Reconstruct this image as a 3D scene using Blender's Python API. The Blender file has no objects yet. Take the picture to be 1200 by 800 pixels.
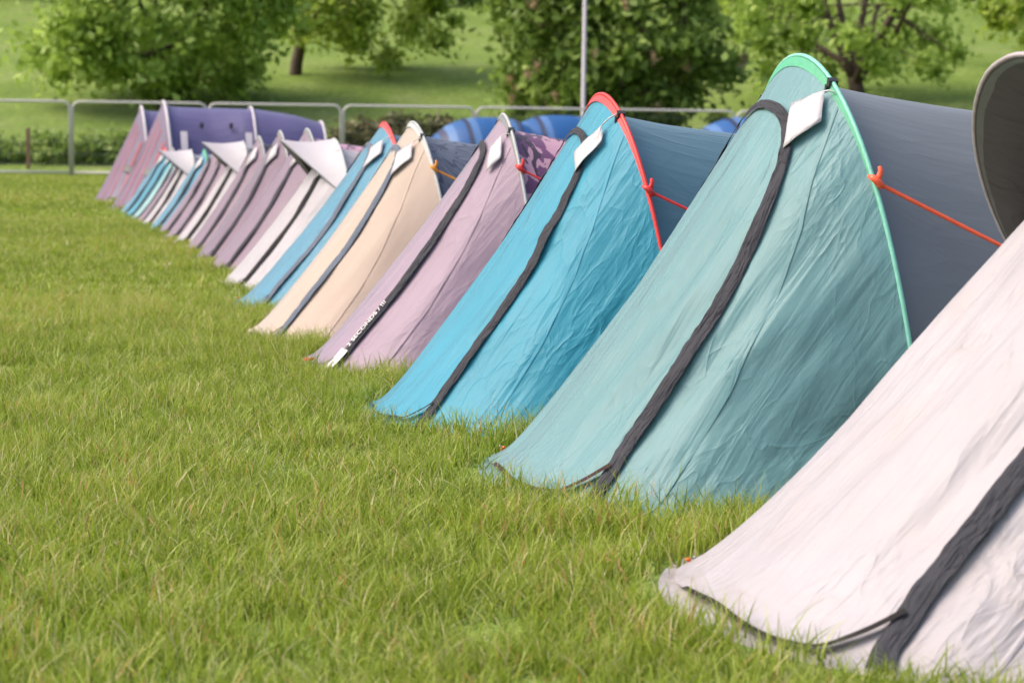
import bpy, math, random
import numpy as np
from mathutils import Vector, Matrix, noise
PI = math.pi
rnd = random.Random(7)
nrg = np.random.default_rng(11)
sc = bpy.context.scene

# ------------------------------------------------------------------ camera
W_PX, F_PX, CAM_H, HORIZON, ROLL = 1200., 2400., 1.05, 168., math.radians(0.75)
PITCH = math.atan((400 - HORIZON) / F_PX)
FWD = Vector((0, math.cos(PITCH), -math.sin(PITCH)))
RIGHT0 = Vector((1, 0, 0)); UP0 = RIGHT0.cross(FWD)
RIGHT = RIGHT0 * math.cos(ROLL) + UP0 * math.sin(ROLL)
UP = UP0 * math.cos(ROLL) - RIGHT0 * math.sin(ROLL)
CAM = Vector((0, 0, CAM_H))
cd = bpy.data.cameras.new('camera'); cam = bpy.data.objects.new('camera', cd)
sc.collection.objects.link(cam); sc.camera = cam
m = Matrix((RIGHT, UP, -FWD)).transposed().to_4x4(); m.translation = CAM
cam.matrix_world = m
cd.sensor_width = 36; cd.lens = 36 * F_PX / W_PX; cd.clip_end = 2000; cd.clip_start = .05
cd.dof.use_dof = True; cd.dof.focus_distance = 6.8; cd.dof.aperture_fstop = 4.6

# ------------------------------------------------------------------ light
SUN_EL, SUN_AZ = math.radians(52), math.radians(-88)      # azimuth from +Y towards +X
world = bpy.data.worlds.new('World'); sc.world = world; world.use_nodes = True
nt = world.node_tree; bg = nt.nodes['Background']
sky = nt.nodes.new('ShaderNodeTexSky'); sky.sky_type = 'NISHITA'; sky.sun_disc = False
sky.sun_elevation = SUN_EL; sky.sun_rotation = SUN_AZ
sky.dust_density = 6.0; sky.air_density = 1.0; sky.ozone_density = .6
nt.links.new(sky.outputs[0], bg.inputs[0]); bg.inputs[1].default_value = .15
sl = bpy.data.lights.new('sun', 'SUN'); sl.energy = .75; sl.angle = math.radians(40); sl.color = (1, .95, .91)
so = bpy.data.objects.new('sun', sl); sc.collection.objects.link(so)
sdir = Vector((math.sin(SUN_AZ) * math.cos(SUN_EL), math.cos(SUN_AZ) * math.cos(SUN_EL), math.sin(SUN_EL)))
so.rotation_euler = sdir.to_track_quat('Z', 'Y').to_euler()
so.location = (0, 0, 60)
sc.view_settings.view_transform = 'Standard'; sc.view_settings.look = 'None'
sc.view_settings.exposure = 1.02; sc.view_settings.gamma = 1
sc.render.engine = 'CYCLES'

# ------------------------------------------------------------------ helpers
def px_ray(x, y):
    return FWD + RIGHT * ((x - 600) / F_PX) + UP * ((400 - y) / F_PX)
def px_ground(x, y, z=0.):
    d = px_ray(x, y); return CAM + d * ((z - CAM_H) / d.z)
def px_at(x, y, Y):
    d = px_ray(x, y); return CAM + d * (Y / d.y)

def tag(o, label=None, cat=None, group=None, kind=None):
    if label: o['label'] = label
    if cat: o['category'] = cat
    if group: o['group'] = group
    if kind: o['kind'] = kind
    return o
def empty(name, loc=(0, 0, 0), rz=0.):
    o = bpy.data.objects.new(name, None); sc.collection.objects.link(o)
    o.location = loc; o.rotation_euler = (0, 0, rz); o.empty_display_size = .2
    return o
def obj(name, me, parent=None, mat=None):
    o = bpy.data.objects.new(name, me); sc.collection.objects.link(o)
    if parent: o.parent = parent
    if mat: me.materials.clear(); me.materials.append(mat)
    return o
def mesh(name, verts, faces, uv=None, smooth=True, col=None):
    me = bpy.data.meshes.new(name); me.from_pydata([tuple(v) for v in verts], [], faces)
    if smooth: me.polygons.foreach_set('use_smooth', [True] * len(me.polygons))
    if uv is not None:
        l = me.uv_layers.new(name='UVMap'); vi = np.empty(len(me.loops), int)
        me.loops.foreach_get('vertex_index', vi); l.data.foreach_set('uv', np.asarray(uv, float)[vi].ravel())
    if col is not None:
        a = me.attributes.new('tint', 'FLOAT', 'POINT'); a.data.foreach_set('value', np.asarray(col, float))
    me.update(); return me
def fast_mesh(name, verts, quads, col=None, smooth=True):
    """numpy arrays -> mesh of polygons that all have the same corner count"""
    me = bpy.data.meshes.new(name); n, k = quads.shape
    me.vertices.add(len(verts)); me.vertices.foreach_set('co', np.asarray(verts, np.float32).ravel())
    me.loops.add(n * k); me.loops.foreach_set('vertex_index', quads.astype(np.int32).ravel())
    me.polygons.add(n); me.polygons.foreach_set('loop_start', np.arange(0, n * k, k, dtype=np.int32))
    me.polygons.foreach_set('loop_total', np.full(n, k, np.int32))
    if smooth: me.polygons.foreach_set('use_smooth', np.ones(n, bool))
    if col is not None:
        a = me.attributes.new('tint', 'FLOAT', 'POINT'); a.data.foreach_set('value', np.asarray(col, np.float32))
    me.update(calc_edges=True); return me
def grid_faces(n, mm, off=0):
    return [(off + i * mm + j, off + i * mm + j + 1, off + (i + 1) * mm + j + 1, off + (i + 1) * mm + j)
            for i in range(n - 1) for j in range(mm - 1)]
def tube_data(pts, rad, k=8, closed=False):
    pts = [Vector(p) for p in pts]; n = len(pts); V = []; Fc = []
    if not hasattr(rad, '__len__'): rad = [rad] * n
    ref = Vector((0, 0, 1)); prev = None
    for i in range(n):
        t = (pts[min(i + 1, n - 1)] - pts[max(i - 1, 0)])
        t = t.normalized() if t.length > 1e-9 else Vector((0, 0, 1))
        if prev is None:
            a = t.cross(ref if abs(t.z) < .95 else Vector((1, 0, 0))).normalized()
        else:
            a = (prev - t * prev.dot(t)).normalized()
        prev = a; b = t.cross(a)
        for j in range(k):
            w = 2 * PI * j / k; V.append(pts[i] + (a * math.cos(w) + b * math.sin(w)) * rad[i])
    for i in range(n - 1):
        for j in range(k):
            Fc.append((i * k + j, i * k + (j + 1) % k, (i + 1) * k + (j + 1) % k, (i + 1) * k + j))
    Fc.append(tuple(range(k - 1, -1, -1))); Fc.append(tuple((n - 1) * k + j for j in range(k)))
    return V, Fc
def join(parts):
    V = []; Fc = []
    for v, f in parts:
        o = len(V); V += list(v); Fc += [tuple(i + o for i in q) for q in f]
    return V, Fc
def box_data(c, s, rot=None):
    c = Vector(c); V = []
    for dx in (-1, 1):
        for dy in (-1, 1):
            for dz in (-1, 1):
                p = Vector((dx * s[0] / 2, dy * s[1] / 2, dz * s[2] / 2)); V.append(c + (rot @ p if rot else p))
    return V, [(0, 1, 3, 2), (4, 6, 7, 5), (0, 4, 5, 1), (2, 3, 7, 6), (0, 2, 6, 4), (1, 5, 7, 3)]

# ------------------------------------------------------------------ materials
def new_mat(name):
    mt = bpy.data.materials.new(name); mt.use_nodes = True
    return mt, mt.node_tree, mt.node_tree.nodes['Principled BSDF'], mt.node_tree.nodes['Material Output']
def N(nt, t, **kw):
    n = nt.nodes.new(t)
    for k, v in kw.items(): setattr(n, k, v)
    return n
def ramp(nt, fac, stops, interp='LINEAR'):
    r = N(nt, 'ShaderNodeValToRGB'); r.color_ramp.interpolation = interp
    e = r.color_ramp.elements
    while len(e) < len(stops): e.new(.5)
    for el, (p, c) in zip(e, stops): el.position = p; el.color = (*c, 1) if len(c) == 3 else c
    nt.links.new(fac, r.inputs[0]); return r
def mixc(nt, f, a, b, mode='MIX'):
    mx = N(nt, 'ShaderNodeMix', data_type='RGBA', blend_type=mode)
    for s, v in ((0, f), (6, a), (7, b)):
        if hasattr(v, 'is_linked'): nt.links.new(v, mx.inputs[s])
        else: mx.inputs[s].default_value = (*v, 1) if (s and len(v) == 3) else v
    return mx.outputs[2]
def noise_n(nt, vec, scale, detail=3, rough=.5, dist=0., kind=None):
    n = N(nt, 'ShaderNodeTexNoise'); n.inputs['Scale'].default_value = scale; n.inputs['Detail'].default_value = detail
    n.inputs['Roughness'].default_value = rough; n.inputs['Distortion'].default_value = dist
    if kind: n.noise_type = kind
    if vec is not None: nt.links.new(vec, n.inputs['Vector'])
    return n
def math_n(nt, op, a, b=0.):
    n = N(nt, 'ShaderNodeMath', operation=op)
    for i, v in enumerate((a, b)):
        if hasattr(v, 'is_linked'): nt.links.new(v, n.inputs[i])
        else: n.inputs[i].default_value = v
    return n.outputs[0]
def mapping(nt, src, scale=(1, 1, 1), rot=(0, 0, 0), loc=(0, 0, 0)):
    mp = N(nt, 'ShaderNodeMapping'); mp.inputs['Scale'].default_value = scale; mp.inputs['Rotation'].default_value = rot
    mp.inputs['Location'].default_value = loc; nt.links.new(src, mp.inputs['Vector']); return mp.outputs[0]

def fabric(name, color, trans=.22, rough=.5, wr=1., pattern=None, spec=.45, streak=1., dirt=.0, sheen=.8):
    """thin proofed tent nylon: tension streaks along the slope, crumple creases, a little light through it"""
    mt, nt, p, out = new_mat(name)
    uv = N(nt, 'ShaderNodeUVMap').outputs[0]
    info = N(nt, 'ShaderNodeObjectInfo')
    vadd = N(nt, 'ShaderNodeVectorMath', operation='ADD'); nt.links.new(uv, vadd.inputs[0])
    sc3 = N(nt, 'ShaderNodeVectorMath', operation='SCALE'); sc3.inputs[0].default_value = (17, 23, 0)
    nt.links.new(info.outputs['Random'], sc3.inputs['Scale']); nt.links.new(sc3.outputs[0], vadd.inputs[1])
    vec = vadd.outputs[0]
    def crease(scale, rot, pw, dist):
        # thin folded lines: the half-way contour of a stretched noise
        n_ = noise_n(nt, mapping(nt, vec, scale, (0, 0, rot)), 1., 2.5, .5, dist).outputs[0]
        r_ = math_n(nt, 'SUBTRACT', 1., math_n(nt, 'ABSOLUTE', math_n(nt, 'SUBTRACT', math_n(nt, 'MULTIPLY', n_, 2.), 1.)))
        return math_n(nt, 'POWER', r_, pw)
    st = noise_n(nt, mapping(nt, vec, (17, 1.1, 1)), 1., 3, .5, .3).outputs[0]
    mask = ramp(nt, noise_n(nt, vec, 2.1, 2).outputs[0], [(.35, (.15,) * 3), (.65, (1,) * 3)]).outputs[0]
    big = noise_n(nt, mapping(nt, vec, (3.2, 1.6, 1)), 1., 2).outputs[0]
    h = math_n(nt, 'MULTIPLY', st, .7 * streak)
    for sc_, ro, pw, am, di in (((9, 2.6, 1), .35, 9., .20, .5), ((6, 2.6, 1), -.7, 11., .16, .6), ((15, 5, 1), .9, 7., .055, .8), ((24, 7, 1), -.2, 6., .035, .6)):
        h = math_n(nt, 'ADD', h, math_n(nt, 'MULTIPLY', math_n(nt, 'MULTIPLY', crease(sc_, ro, pw, di), mask), am))
    h = math_n(nt, 'ADD', h, math_n(nt, 'MULTIPLY', big, 1.4))
    bp = N(nt, 'ShaderNodeBump'); bp.inputs['Strength'].default_value = min(1., .8 * min(1.1, wr)); bp.inputs['Distance'].default_value = .021 * wr
    nt.links.new(h, bp.inputs['Height'])
    base = None
    if pattern == 'camo':
        wv = mapping(nt, vec, (2.2, 4.6, 1), (0, 0, .5))
        n1 = noise_n(nt, wv, 1.5, 2.5, .55, 1.6).outputs[0]
        n2 = noise_n(nt, mapping(nt, wv, loc=(7, 3, 0)), 1.8, 2.5, .55, 1.4).outputs[0]
        r1 = ramp(nt, n1, [(0, (.15, .055, .135)), (.49, (.50, .28, .36))], 'CONSTANT').outputs[0]
        r2 = ramp(nt, n2, [(0, (0, 0, 0)), (.575, (1, 1, 1))], 'CONSTANT').outputs[0]
        base = mixc(nt, r2, r1, (.06, .035, .06))
    elif pattern == 'contour':
        n1 = noise_n(nt, vec, 2.6, 3, .5, 1.0).outputs[0]
        fr = math_n(nt, 'FRACT', math_n(nt, 'MULTIPLY', n1, 15.))
        base = ramp(nt, fr, [(0, (.03, .042, .065)), (.2, (.04, .05, .08)), (.34, color), (.92, color), (1, (.04, .05, .08))]).outputs[0]
    var = ramp(nt, noise_n(nt, vec, 1.6, 4, .6).outputs[0], [(.25, (.9, .9, .9)), (.75, (1.05, 1.05, 1.05))]).outputs[0]
    c = mixc(nt, 1., base if base is not None else color, var, 'MULTIPLY')
    if dirt > 0:
        d = ramp(nt, noise_n(nt, vec, 3.5, 5, .65, .4).outputs[0], [(.5, (0, 0, 0)), (.8, (dirt, dirt, dirt))]).outputs[0]
        c = mixc(nt, d, c, (.42, .34, .26))
        sp = N(nt, 'ShaderNodeSeparateXYZ'); nt.links.new(uv, sp.inputs[0])
        lo = ramp(nt, math_n(nt, 'MULTIPLY', sp.outputs[1], .5), [(.76, (0, 0, 0)), (.93, (1, 1, 1))]).outputs[0]
        bl = ramp(nt, noise_n(nt, mapping(nt, vec, (5, 9, 1)), 1., 6, .7, .6).outputs[0], [(.42, (0, 0, 0)), (.75, (.75, .75, .75))]).outputs[0]
        c = mixc(nt, math_n(nt, 'MULTIPLY', lo, bl), c, (.30, .22, .14))
    nt.links.new(c, p.inputs['Base Color'])
    p.inputs['Roughness'].default_value = rough; p.inputs['Specular IOR Level'].default_value = spec
    p.inputs['Sheen Weight'].default_value = sheen; p.inputs['Sheen Roughness'].default_value = .35
    nt.links.new(bp.outputs[0], p.inputs['Normal'])
    tr = N(nt, 'ShaderNodeBsdfTranslucent'); nt.links.new(c, tr.inputs[0]); nt.links.new(bp.outputs[0], tr.inputs['Normal'])
    mx = N(nt, 'ShaderNodeMixShader'); mx.inputs[0].default_value = trans
    nt.links.new(p.outputs[0], mx.inputs[1]); nt.links.new(tr.outputs[0], mx.inputs[2]); nt.links.new(mx.outputs[0], out.inputs[0])
    return mt
def simple(name, color, rough=.5, metal=0., bump=0., scale=40., var=.15, spec=.5):
    mt, nt, p, out = new_mat(name)
    tc = N(nt, 'ShaderNodeTexCoord').outputs['Object']
    n = noise_n(nt, tc, scale, 4, .6).outputs[0]
    v = ramp(nt, n, [(.2, (1 - var,) * 3), (.8, (1 + var,) * 3)]).outputs[0]
    nt.links.new(mixc(nt, 1., color, v, 'MULTIPLY'), p.inputs['Base Color'])
    p.inputs['Roughness'].default_value = rough; p.inputs['Metallic'].default_value = metal; p.inputs['Specular IOR Level'].default_value = spec
    if bump:
        b = N(nt, 'ShaderNodeBump'); b.inputs['Strength'].default_value = bump; b.inputs['Distance'].default_value = .01
        nt.links.new(n, b.inputs['Height']); nt.links.new(b.outputs[0], p.inputs['Normal'])
    return mt
def leaf_mat(name, stops, trans=.35, rough=.5, inst=False, spec=.3):
    mt, nt, p, out = new_mat(name)
    a = N(nt, 'ShaderNodeAttribute', attribute_name='tint')
    f = a.outputs['Fac']
    if inst:
        b = N(nt, 'ShaderNodeAttribute', attribute_name='patch', attribute_type='INSTANCER')
        f = math_n(nt, 'ADD', f, b.outputs['Fac'])
    c = ramp(nt, f, stops).outputs[0]
    nt.links.new(c, p.inputs['Base Color']); p.inputs['Roughness'].default_value = rough
    p.inputs['Specular IOR Level'].default_value = spec
    tr = N(nt, 'ShaderNodeBsdfTranslucent'); nt.links.new(c, tr.inputs[0])
    mx = N(nt, 'ShaderNodeMixShader'); mx.inputs[0].default_value = trans
    nt.links.new(p.outputs[0], mx.inputs[1]); nt.links.new(tr.outputs[0], mx.inputs[2]); nt.links.new(mx.outputs[0], out.inputs[0])
    return mt

M = {}
M['teal'] = fabric('teal_nylon', (.125, .278, .295), wr=1.0, dirt=.06)
M['cyan'] = fabric('cyan_nylon', (.045, .36, .50), wr=.95, trans=.38)
M['blue'] = fabric('blue_nylon', (0.053, 0.243, 0.365), wr=.9)
M['mauve'] = fabric('mauve_nylon', (.32, .225, .295), wr=.75)
M['mauve_dark'] = fabric('dusky_mauve_nylon', (.19, .12, .175), wr=.9)
M['peach'] = fabric('peach_cotton', (.54, .43, .355), wr=.45, rough=.75, spec=.2)
M['white'] = fabric('white_nylon', (.44, .408, .43), wr=1.25, trans=.22, dirt=.25, sheen=.1)
M['hoodwhite_lit'] = fabric('lit_white_hood_nylon', (.72, .67, .70), wr=.5, trans=.4, sheen=.15)  # white nylon with a raised colour, standing in for light on upturned hoods
M['mauve_far'] = fabric('faded_mauve_nylon', (.235, .16, .215), wr=.8, sheen=.3)
M['pale_teal'] = fabric('pale_teal_nylon', (0.266, 0.471, 0.471), wr=.8)
M['purple'] = fabric('violet_nylon', (.10, .088, .215), wr=.8, trans=.15, sheen=0.15)
M['grape'] = fabric('greyed_violet_nylon', (.165, .125, .20), wr=.8, sheen=0.15)
M['rose'] = fabric('rose_red_nylon', (0.418, 0.076, 0.106), wr=.6, sheen=0.15)
M['slate'] = fabric('slate_nylon', (.14, .158, .172), wr=.5, trans=.1, spec=.5, rough=.45, sheen=0.15)
M['steel'] = fabric('steel_blue_nylon', (.07, .155, .205), wr=.7, trans=.12, spec=.5, rough=.45, sheen=0.15)
M['camo'] = fabric('camouflage_nylon', (0.380, 0.228, 0.304), wr=.5, trans=.15, pattern='camo', sheen=0.15)
M['contour'] = fabric('contour_print_nylon', (0.099, 0.118, 0.163), wr=.7, trans=.1, pattern='contour', sheen=0.15)
M['flap'] = fabric('charcoal_flap', (.042, .042, .050), wr=1.3, trans=.0, rough=.7, spec=.12, sheen=.0)
M['flap_grey'] = fabric('grey_flap', (0.104, 0.124, 0.160), wr=.7, trans=.0, rough=.7, spec=.12, sheen=.0)
M['lining'] = fabric('dark_lining', (.105, .10, .104), wr=1.4, trans=.04, rough=.6, spec=.15, sheen=.0)
M['royal'] = fabric('royal_blue_nylon', (.006, .085, .27), wr=.6, trans=.15, sheen=0.0)
M['navy'] = fabric('navy_nylon', (.012, .02, .07), wr=.6, trans=.1, sheen=0.0)
M['sky_blue'] = fabric('sky_blue_nylon', (.07, .17, .38), wr=.6, trans=.15, sheen=0.0)
M['tagwhite'] = fabric('white_tyvek', (.56, .53, .54), wr=1.0, trans=.15, rough=.6)
M['red'] = simple('red_tape', (0.640, 0.028, 0.024), .45)
M['green'] = simple('green_tape', (0.056, 0.320, 0.168), .5)
M['mint'] = simple('mint_tape', (0.176, 0.480, 0.368), .5)
M['grey'] = simple('grey_tape', (0.368, 0.376, 0.368), .5)
M['dgrey'] = simple('dark_grey_tape', (.14, .14, .14), .5)
M['paletape'] = simple('pale_tape', (0.496, 0.448, 0.480), .5)
M['pinkgrey'] = simple('pinkish_grey_tape', (0.400, 0.344, 0.360), .5)
M['orange'] = simple('orange_strap', (.88, .12, .045), .5) #(0.680, 0.104, 0.040), .5)
M['amber'] = simple('amber_strap', (0.640, 0.256, 0.024), .5)
M['black'] = simple('black_plastic', (.02, .02, .022), .4)
M['zip'] = simple('black_zip', (.022, .02, .02), .8, spec=.1)
M['zipbrown'] = simple('brown_zip', (.05, .03, .028), .8, spec=.1)
M['cord'] = simple('pale_cord', (.55, .52, .50), .7)
M['pegorange'] = simple('orange_plastic', (.85, .16, .02), .35)
M['steelpin'] = simple('steel_pin', (.55, .55, .56), .3, 1.)
M['galv'] = simple('galvanised_steel', (0.528, 0.488, 0.472), .5, .1, var=.1)
M['wire'] = simple('galvanised_wire', (.30, .30, .28), .6, .3)
M['printwhite'] = simple('white_print', (.78, .75, .74), .7, var=.05)
M['printgrey'] = simple('grey_print', (.25, .23, .24), .7, var=.05)
M['bark'] = simple('bark', (.075, .05, .035), .9, bump=.8, scale=9, var=.35)
M['wood'] = simple('weathered_wood', (.20, .11, .07), .85, bump=.5, scale=14, var=.3)
M['lamp'] = simple('painted_grey_post', (0.368, 0.344, 0.368), .5, var=.06)

# ------------------------------------------------------------------ ground
AZ = math.radians(-14)
FAR = Vector((math.sin(AZ), math.cos(AZ), 0)); FRONT = Vector((-math.cos(AZ), math.sin(AZ), 0)); NEAR = -FAR
ROW0 = px_ground(785, 690)
def hill(x, y):
    d = max(0., y - 57.5)
    z = .165 * d * d / (d + 5.)
    z += (noise.noise(Vector((x * .05, y * .05, 3))) * .8) * min(1., d / 15.)
    return z
xs = np.concatenate([np.linspace(-260, -40, 12)[:-1], np.linspace(-40, 40, 81), np.linspace(40, 260, 12)[1:]])
ys = np.concatenate([np.linspace(-60, 56, 59), np.linspace(57, 130, 74), np.linspace(135, 420, 40)])
gv = []
for x in xs:
    for y in ys:
        z = hill(x, y) if y > 57 else .012 * noise.noise(Vector((x * .8, y * .8, 0)))
        gv.append((x, y, z))
gm, nt, p, out = new_mat('meadow')
tc = N(nt, 'ShaderNodeTexCoord').outputs['Object']
n1 = noise_n(nt, mapping(nt, tc, (.35, .2, .3)), 1., 6, .62, .3).outputs[0]
n2 = noise_n(nt, mapping(nt, tc, (5., 2.5, 4)), 1., 5, .7).outputs[0]
n3 = noise_n(nt, tc, 60., 4, .7).outputs[0]
c1 = ramp(nt, n1, [(.3, (.135, .21, .038)), (.5, (.19, .27, .058)), (.7, (.25, .31, .10))]).outputs[0]
c2 = ramp(nt, n2, [(.25, (.5, .55, .5)), (.75, (1.25, 1.2, 1.2))]).outputs[0]
c3 = ramp(nt, n3, [(.25, (.6, .6, .55)), (.75, (1.2, 1.2, 1.2))]).outputs[0]
cc = mixc(nt, 1., mixc(nt, 1., c1, c2, 'MULTIPLY'), c3, 'MULTIPLY')
nt.links.new(cc, p.inputs['Base Color']); p.inputs['Roughness'].default_value = .95; p.inputs['Specular IOR Level'].default_value = .1
bp = N(nt, 'ShaderNodeBump'); bp.inputs['Strength'].default_value = .7; bp.inputs['Distance'].default_value = .15
nt.links.new(n2, bp.inputs['Height']); nt.links.new(bp.outputs[0], p.inputs['Normal'])
g = obj('ground', mesh('ground', gv, [tuple(reversed(f)) for f in grid_faces(len(xs), len(ys))]), mat=gm); tag(g, 'mown green field rising to a grassy hillside', kind='structure')

# ------------------------------------------------------------------ tents
FOOT = []      # (centre, rotz, L, W, back length) for keeping grass out
def lerp_table(tab, x):
    for (a, b), (c, d) in zip(tab, tab[1:]):
        if x <= c: return b + (d - b) * max(0, (x - a)) / (c - a)
    return tab[-1][1]
BODY_H = [(0, .965), (.05, .94), (.2, .915), (.36, .895), (.65, .865), (1., .80), (1.4, .66), (1.7, .47), (1.9, .25), (2., .02)]
BODY_W = [(0, .975), (.4, .95), (.9, .90), (1.4, .76), (1.75, .55), (2., .2)]
TUN_H = [(0, .975), (.1, .955), (.5, .95), (.55, .955), (1., .95), (1.1, .95), (1.6, .89), (1.95, .82), (2., .02)]
TUN_W = [(0, .98), (.5, .96), (1., .96), (1.6, .9), (2., .8)]

ZIP = [(0, .10), (.12, .102), (.23, .108), (.31, .122), (.37, .15), (.41, .19), (.46, .27), (.52, .42), (.535, .6), (.53, .8), (.55, .91), (.63, 1.0)]
ZT = [(b, a) for a, b in ZIP]
SEAM = [(0, .45), (.13, .55), (.22, .64), (.37, .72), (.58, .78), (.77, .79), (1, .80)]
def porch_h(t, fl):
    # taut straight slope that flares out over the last hand's breadth
    a = 1 - t / .93
    return max(0., .5 * (a + math.sqrt(a * a + .004)) - .0115 * t - fl * math.sin(PI * t))
class Tent:
    def __init__(s, name, c, rz, H, W, L, lean=.08, fl=.12, back=2.0, res=48, seed=0., tunnel=False, wrink=1., zs=1.):
        s.zs = zs
        s.root = empty(name, c, rz); s.H, s.W, s.L, s.lean, s.fl, s.back, s.res = H, W, L, lean, fl, back, res
        s.seed = seed; s.tunnel = tunnel; s.wrink = wrink
        FOOT.append((Vector(c), rz, L, W, back))
    def P(s, ph, t, disp=True):
        c = max(0., math.cos(ph)); sn = math.sin(ph)
        hu, hv, hz = s.lean * c, s.W * sn, s.H * c
        bu, bv = s.L * c ** .8, s.W * sn * (1 + .34 * c ** .7)
        z = hz * porch_h(t, s.fl)
        pinch = 1 - .075 * math.sin(PI * t)
        q = Vector((hu * (1 - t) + bu * t, (hv * (1 - t) + bv * t) * pinch, z))
        if disp:
            # slack between the seams, small folds along the slope
            a = math.sin(PI * min(1, max(0, t))) * (1 - (abs(ph) / (PI / 2)) ** 6)
            fold = noise.noise(Vector((ph * 9 + t * 3., t * 1.7, s.seed))) * .013 + noise.noise(Vector((ph * 24 + t * 5, t * 3.5, s.seed + 9))) * .0038
            d = a * fold * s.wrink
            cr = abs(ph) - s.seam(t)
            d += .030 * math.exp(-math.sqrt(cr * cr + .0036) / .13) * a - .012 * a
            n = Vector((.62, sn * .55, .6)).normalized()
            q += n * d
        return q
    def seam(s, t): return lerp_table(SEAM, t)
    def nrm(s, ph, t):
        e = .012
        a = s.P(ph + e, t, False) - s.P(ph - e, t, False); t0, t1 = max(0, t - e), min(1, t + e)
        b = s.P(ph, t1, False) - s.P(ph, t0, False)
        n = a.cross(b)
        if n.length < 1e-9: return Vector((0, 0, 1))
        n.normalize()
        return n if n.dot(Vector((.6, math.sin(ph) * .8, .6))) > 0 else -n
    def zipphi(s, t):
        # half angle of the door's inverted U at height t
        return s.zs * lerp_table(ZT, t)
    def porch(s, mat, name='front_panel'):
        n = s.res; mm = s.res; V = []; U = []
        for i in range(n):
            ph = -PI / 2 + PI * i / (n - 1)
            for j in range(mm):
                t = j / (mm - 1); q = s.P(ph, t); V.append(q); U.append((ph * s.W, t * math.hypot(s.H, s.L)))
        f = grid_faces(n, mm)
        return obj(name, mesh(name, V, f, U), s.root, mat)
    def door(s, mat, open_=.0):
        V = []; U = []; n = max(12, s.res // 2); mm = s.res
        for i in range(n):
            a = -1 + 2 * i / (n - 1)
            th = s.hem(a)
            for j in range(mm):
                t = .105 + (th - .105) * j / (mm - 1)
                ph = a * s.zipphi(t)
                lift = .003 + .014 * (j / (mm - 1)) ** 6 * (1 - a ** 4)
                V.append(s.P(ph, t) + s.nrm(ph, t) * lift); U.append((ph * s.W, t * math.hypot(s.H, s.L)))
        return obj('door_panel', mesh('door_panel', V, grid_faces(n, mm), U), s.root, mat)
    def hem(s, a):
        x = abs(a)
        base = .952 - .013 * math.sin(6 * a + s.seed)
        return base - .105 * max(0, (x - .70) / .30) ** 1.3
    def strip(s, path, w, mat, name, parent=None, lift=.012, rump=.3, across=4, uvs=1.):
        """flat tape along a list of (phi, t) on the porch"""
        pts = [s.P(a, b) + s.nrm(a, b) * lift for a, b in path]; nn = [s.nrm(a, b) for a, b in path]
        V = []; U = []; L = 0.
        for i, (q, n_) in enumerate(zip(pts, nn)):
            tg = (pts[min(i + 1, len(pts) - 1)] - pts[max(0, i - 1)])
            if tg.length < 1e-8: tg = Vector((0, 0, 1))
            tg.normalize(); cx = n_.cross(tg).normalized()
            if i: L += (pts[i] - pts[i - 1]).length
            wi = w(i / (len(pts) - 1)) if callable(w) else w
            for k in range(across + 1):
                b = k / across * 2 - 1
                hgt = (1 - b * b) * wi * .05 + (noise.noise(Vector((L * 26, b * 2.2, s.seed))) + .6 * noise.noise(Vector((L * 60, b * 4, s.seed)))) * .0032 * rump
                V.append(q + cx * (b * wi / 2 + noise.noise(Vector((L * 9, s.seed, 4))) * .003 * rump) + n_ * hgt); U.append((b * wi / 2 * uvs, L * uvs))
        o = obj(name, mesh(name, V, grid_faces(len(pts), across + 1), U), parent or s.root, mat)
        s.last = (pts, nn)
        return o
    def zip_flap(s, mat, w=.062, t1=1.0, name='zip_flap', rump=1., far=.22):
        n = max(24, s.res)
        right = []
        for (a, b), (c, d) in zip(ZIP, ZIP[1:]):
            k = max(3, int(14 * math.hypot((c - a) * .6, (d - b) * 1.6) / .25))
            for i in range(k): right.append((s.zs * (a + (c - a) * i / k), b + (d - b) * i / k))
        right.append((s.zs * ZIP[-1][0], 1.)); right = [q_ for q_ in right if q_[1] < .982]
        for _ in range(3):
            right = right[:1] + [((p0[0] + 2 * p1[0] + p2[0]) / 4, (p0[1] + 2 * p1[1] + p2[1]) / 4) for p0, p1, p2 in zip(right, right[1:], right[2:])] + right[-1:]
        left = [(-a, b) for a, b in reversed(right) if b < far]; path = left + right[1:]
        nl = len(left) / len(path); w0 = w; w = lambda f: w0 * (.62 + .38 * min(1., abs(f - nl) / .22))
        s.zpath = right; s.fpath = path
        return s.strip(path, w, mat, name, rump=rump, uvs=3.2, across=6)
    def hemline(s, mat, w=.014):
        path = []
        for i in range(60):
            a = 1 - 1.25 * i / 59; th = s.hem(a); path.append((a * s.zipphi(th) * .985, th))
        return s.strip(path, w, mat, 'door_zip', lift=.021, rump=.2, across=2)
    def seams(s, mat, w=.012):
        for sg in (1, -1):
            s.strip([(sg * s.seam(t), t) for t in np.linspace(.02, .99, 30)], w, mat, 'seam', lift=.0018, rump=.05, across=2)
    def hoop(s, mat, tape, r=.0075, tw=.030, n=56):
        pts = [s.P(a, 0., False) * 1.0 + Vector((0, 0, .004)) for a in np.linspace(-PI / 2, PI / 2, n)]
        h = obj('hoop', mesh('hoop', *tube_data(pts, r, 7)), s.root, mat)
        V = []; U = []
        for i, a in enumerate(np.linspace(-PI / 2, PI / 2, n)):
            q = s.P(a, 0., False); inn = Vector((0, math.sin(a) * s.W, math.cos(a) * s.H)).normalized()
            tw_ = tw * (.06 + .94 * min(1., max(0., (math.cos(a) if a > 0 else 1.)) ** 6))
            for k in range(3):
                V.append(q - inn * (k / 2 * tw_) + Vector((.004 + (.004 + .014 * k / 2) * tw_ / tw, 0, 0))); U.append((k * .02, i * .05))
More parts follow.
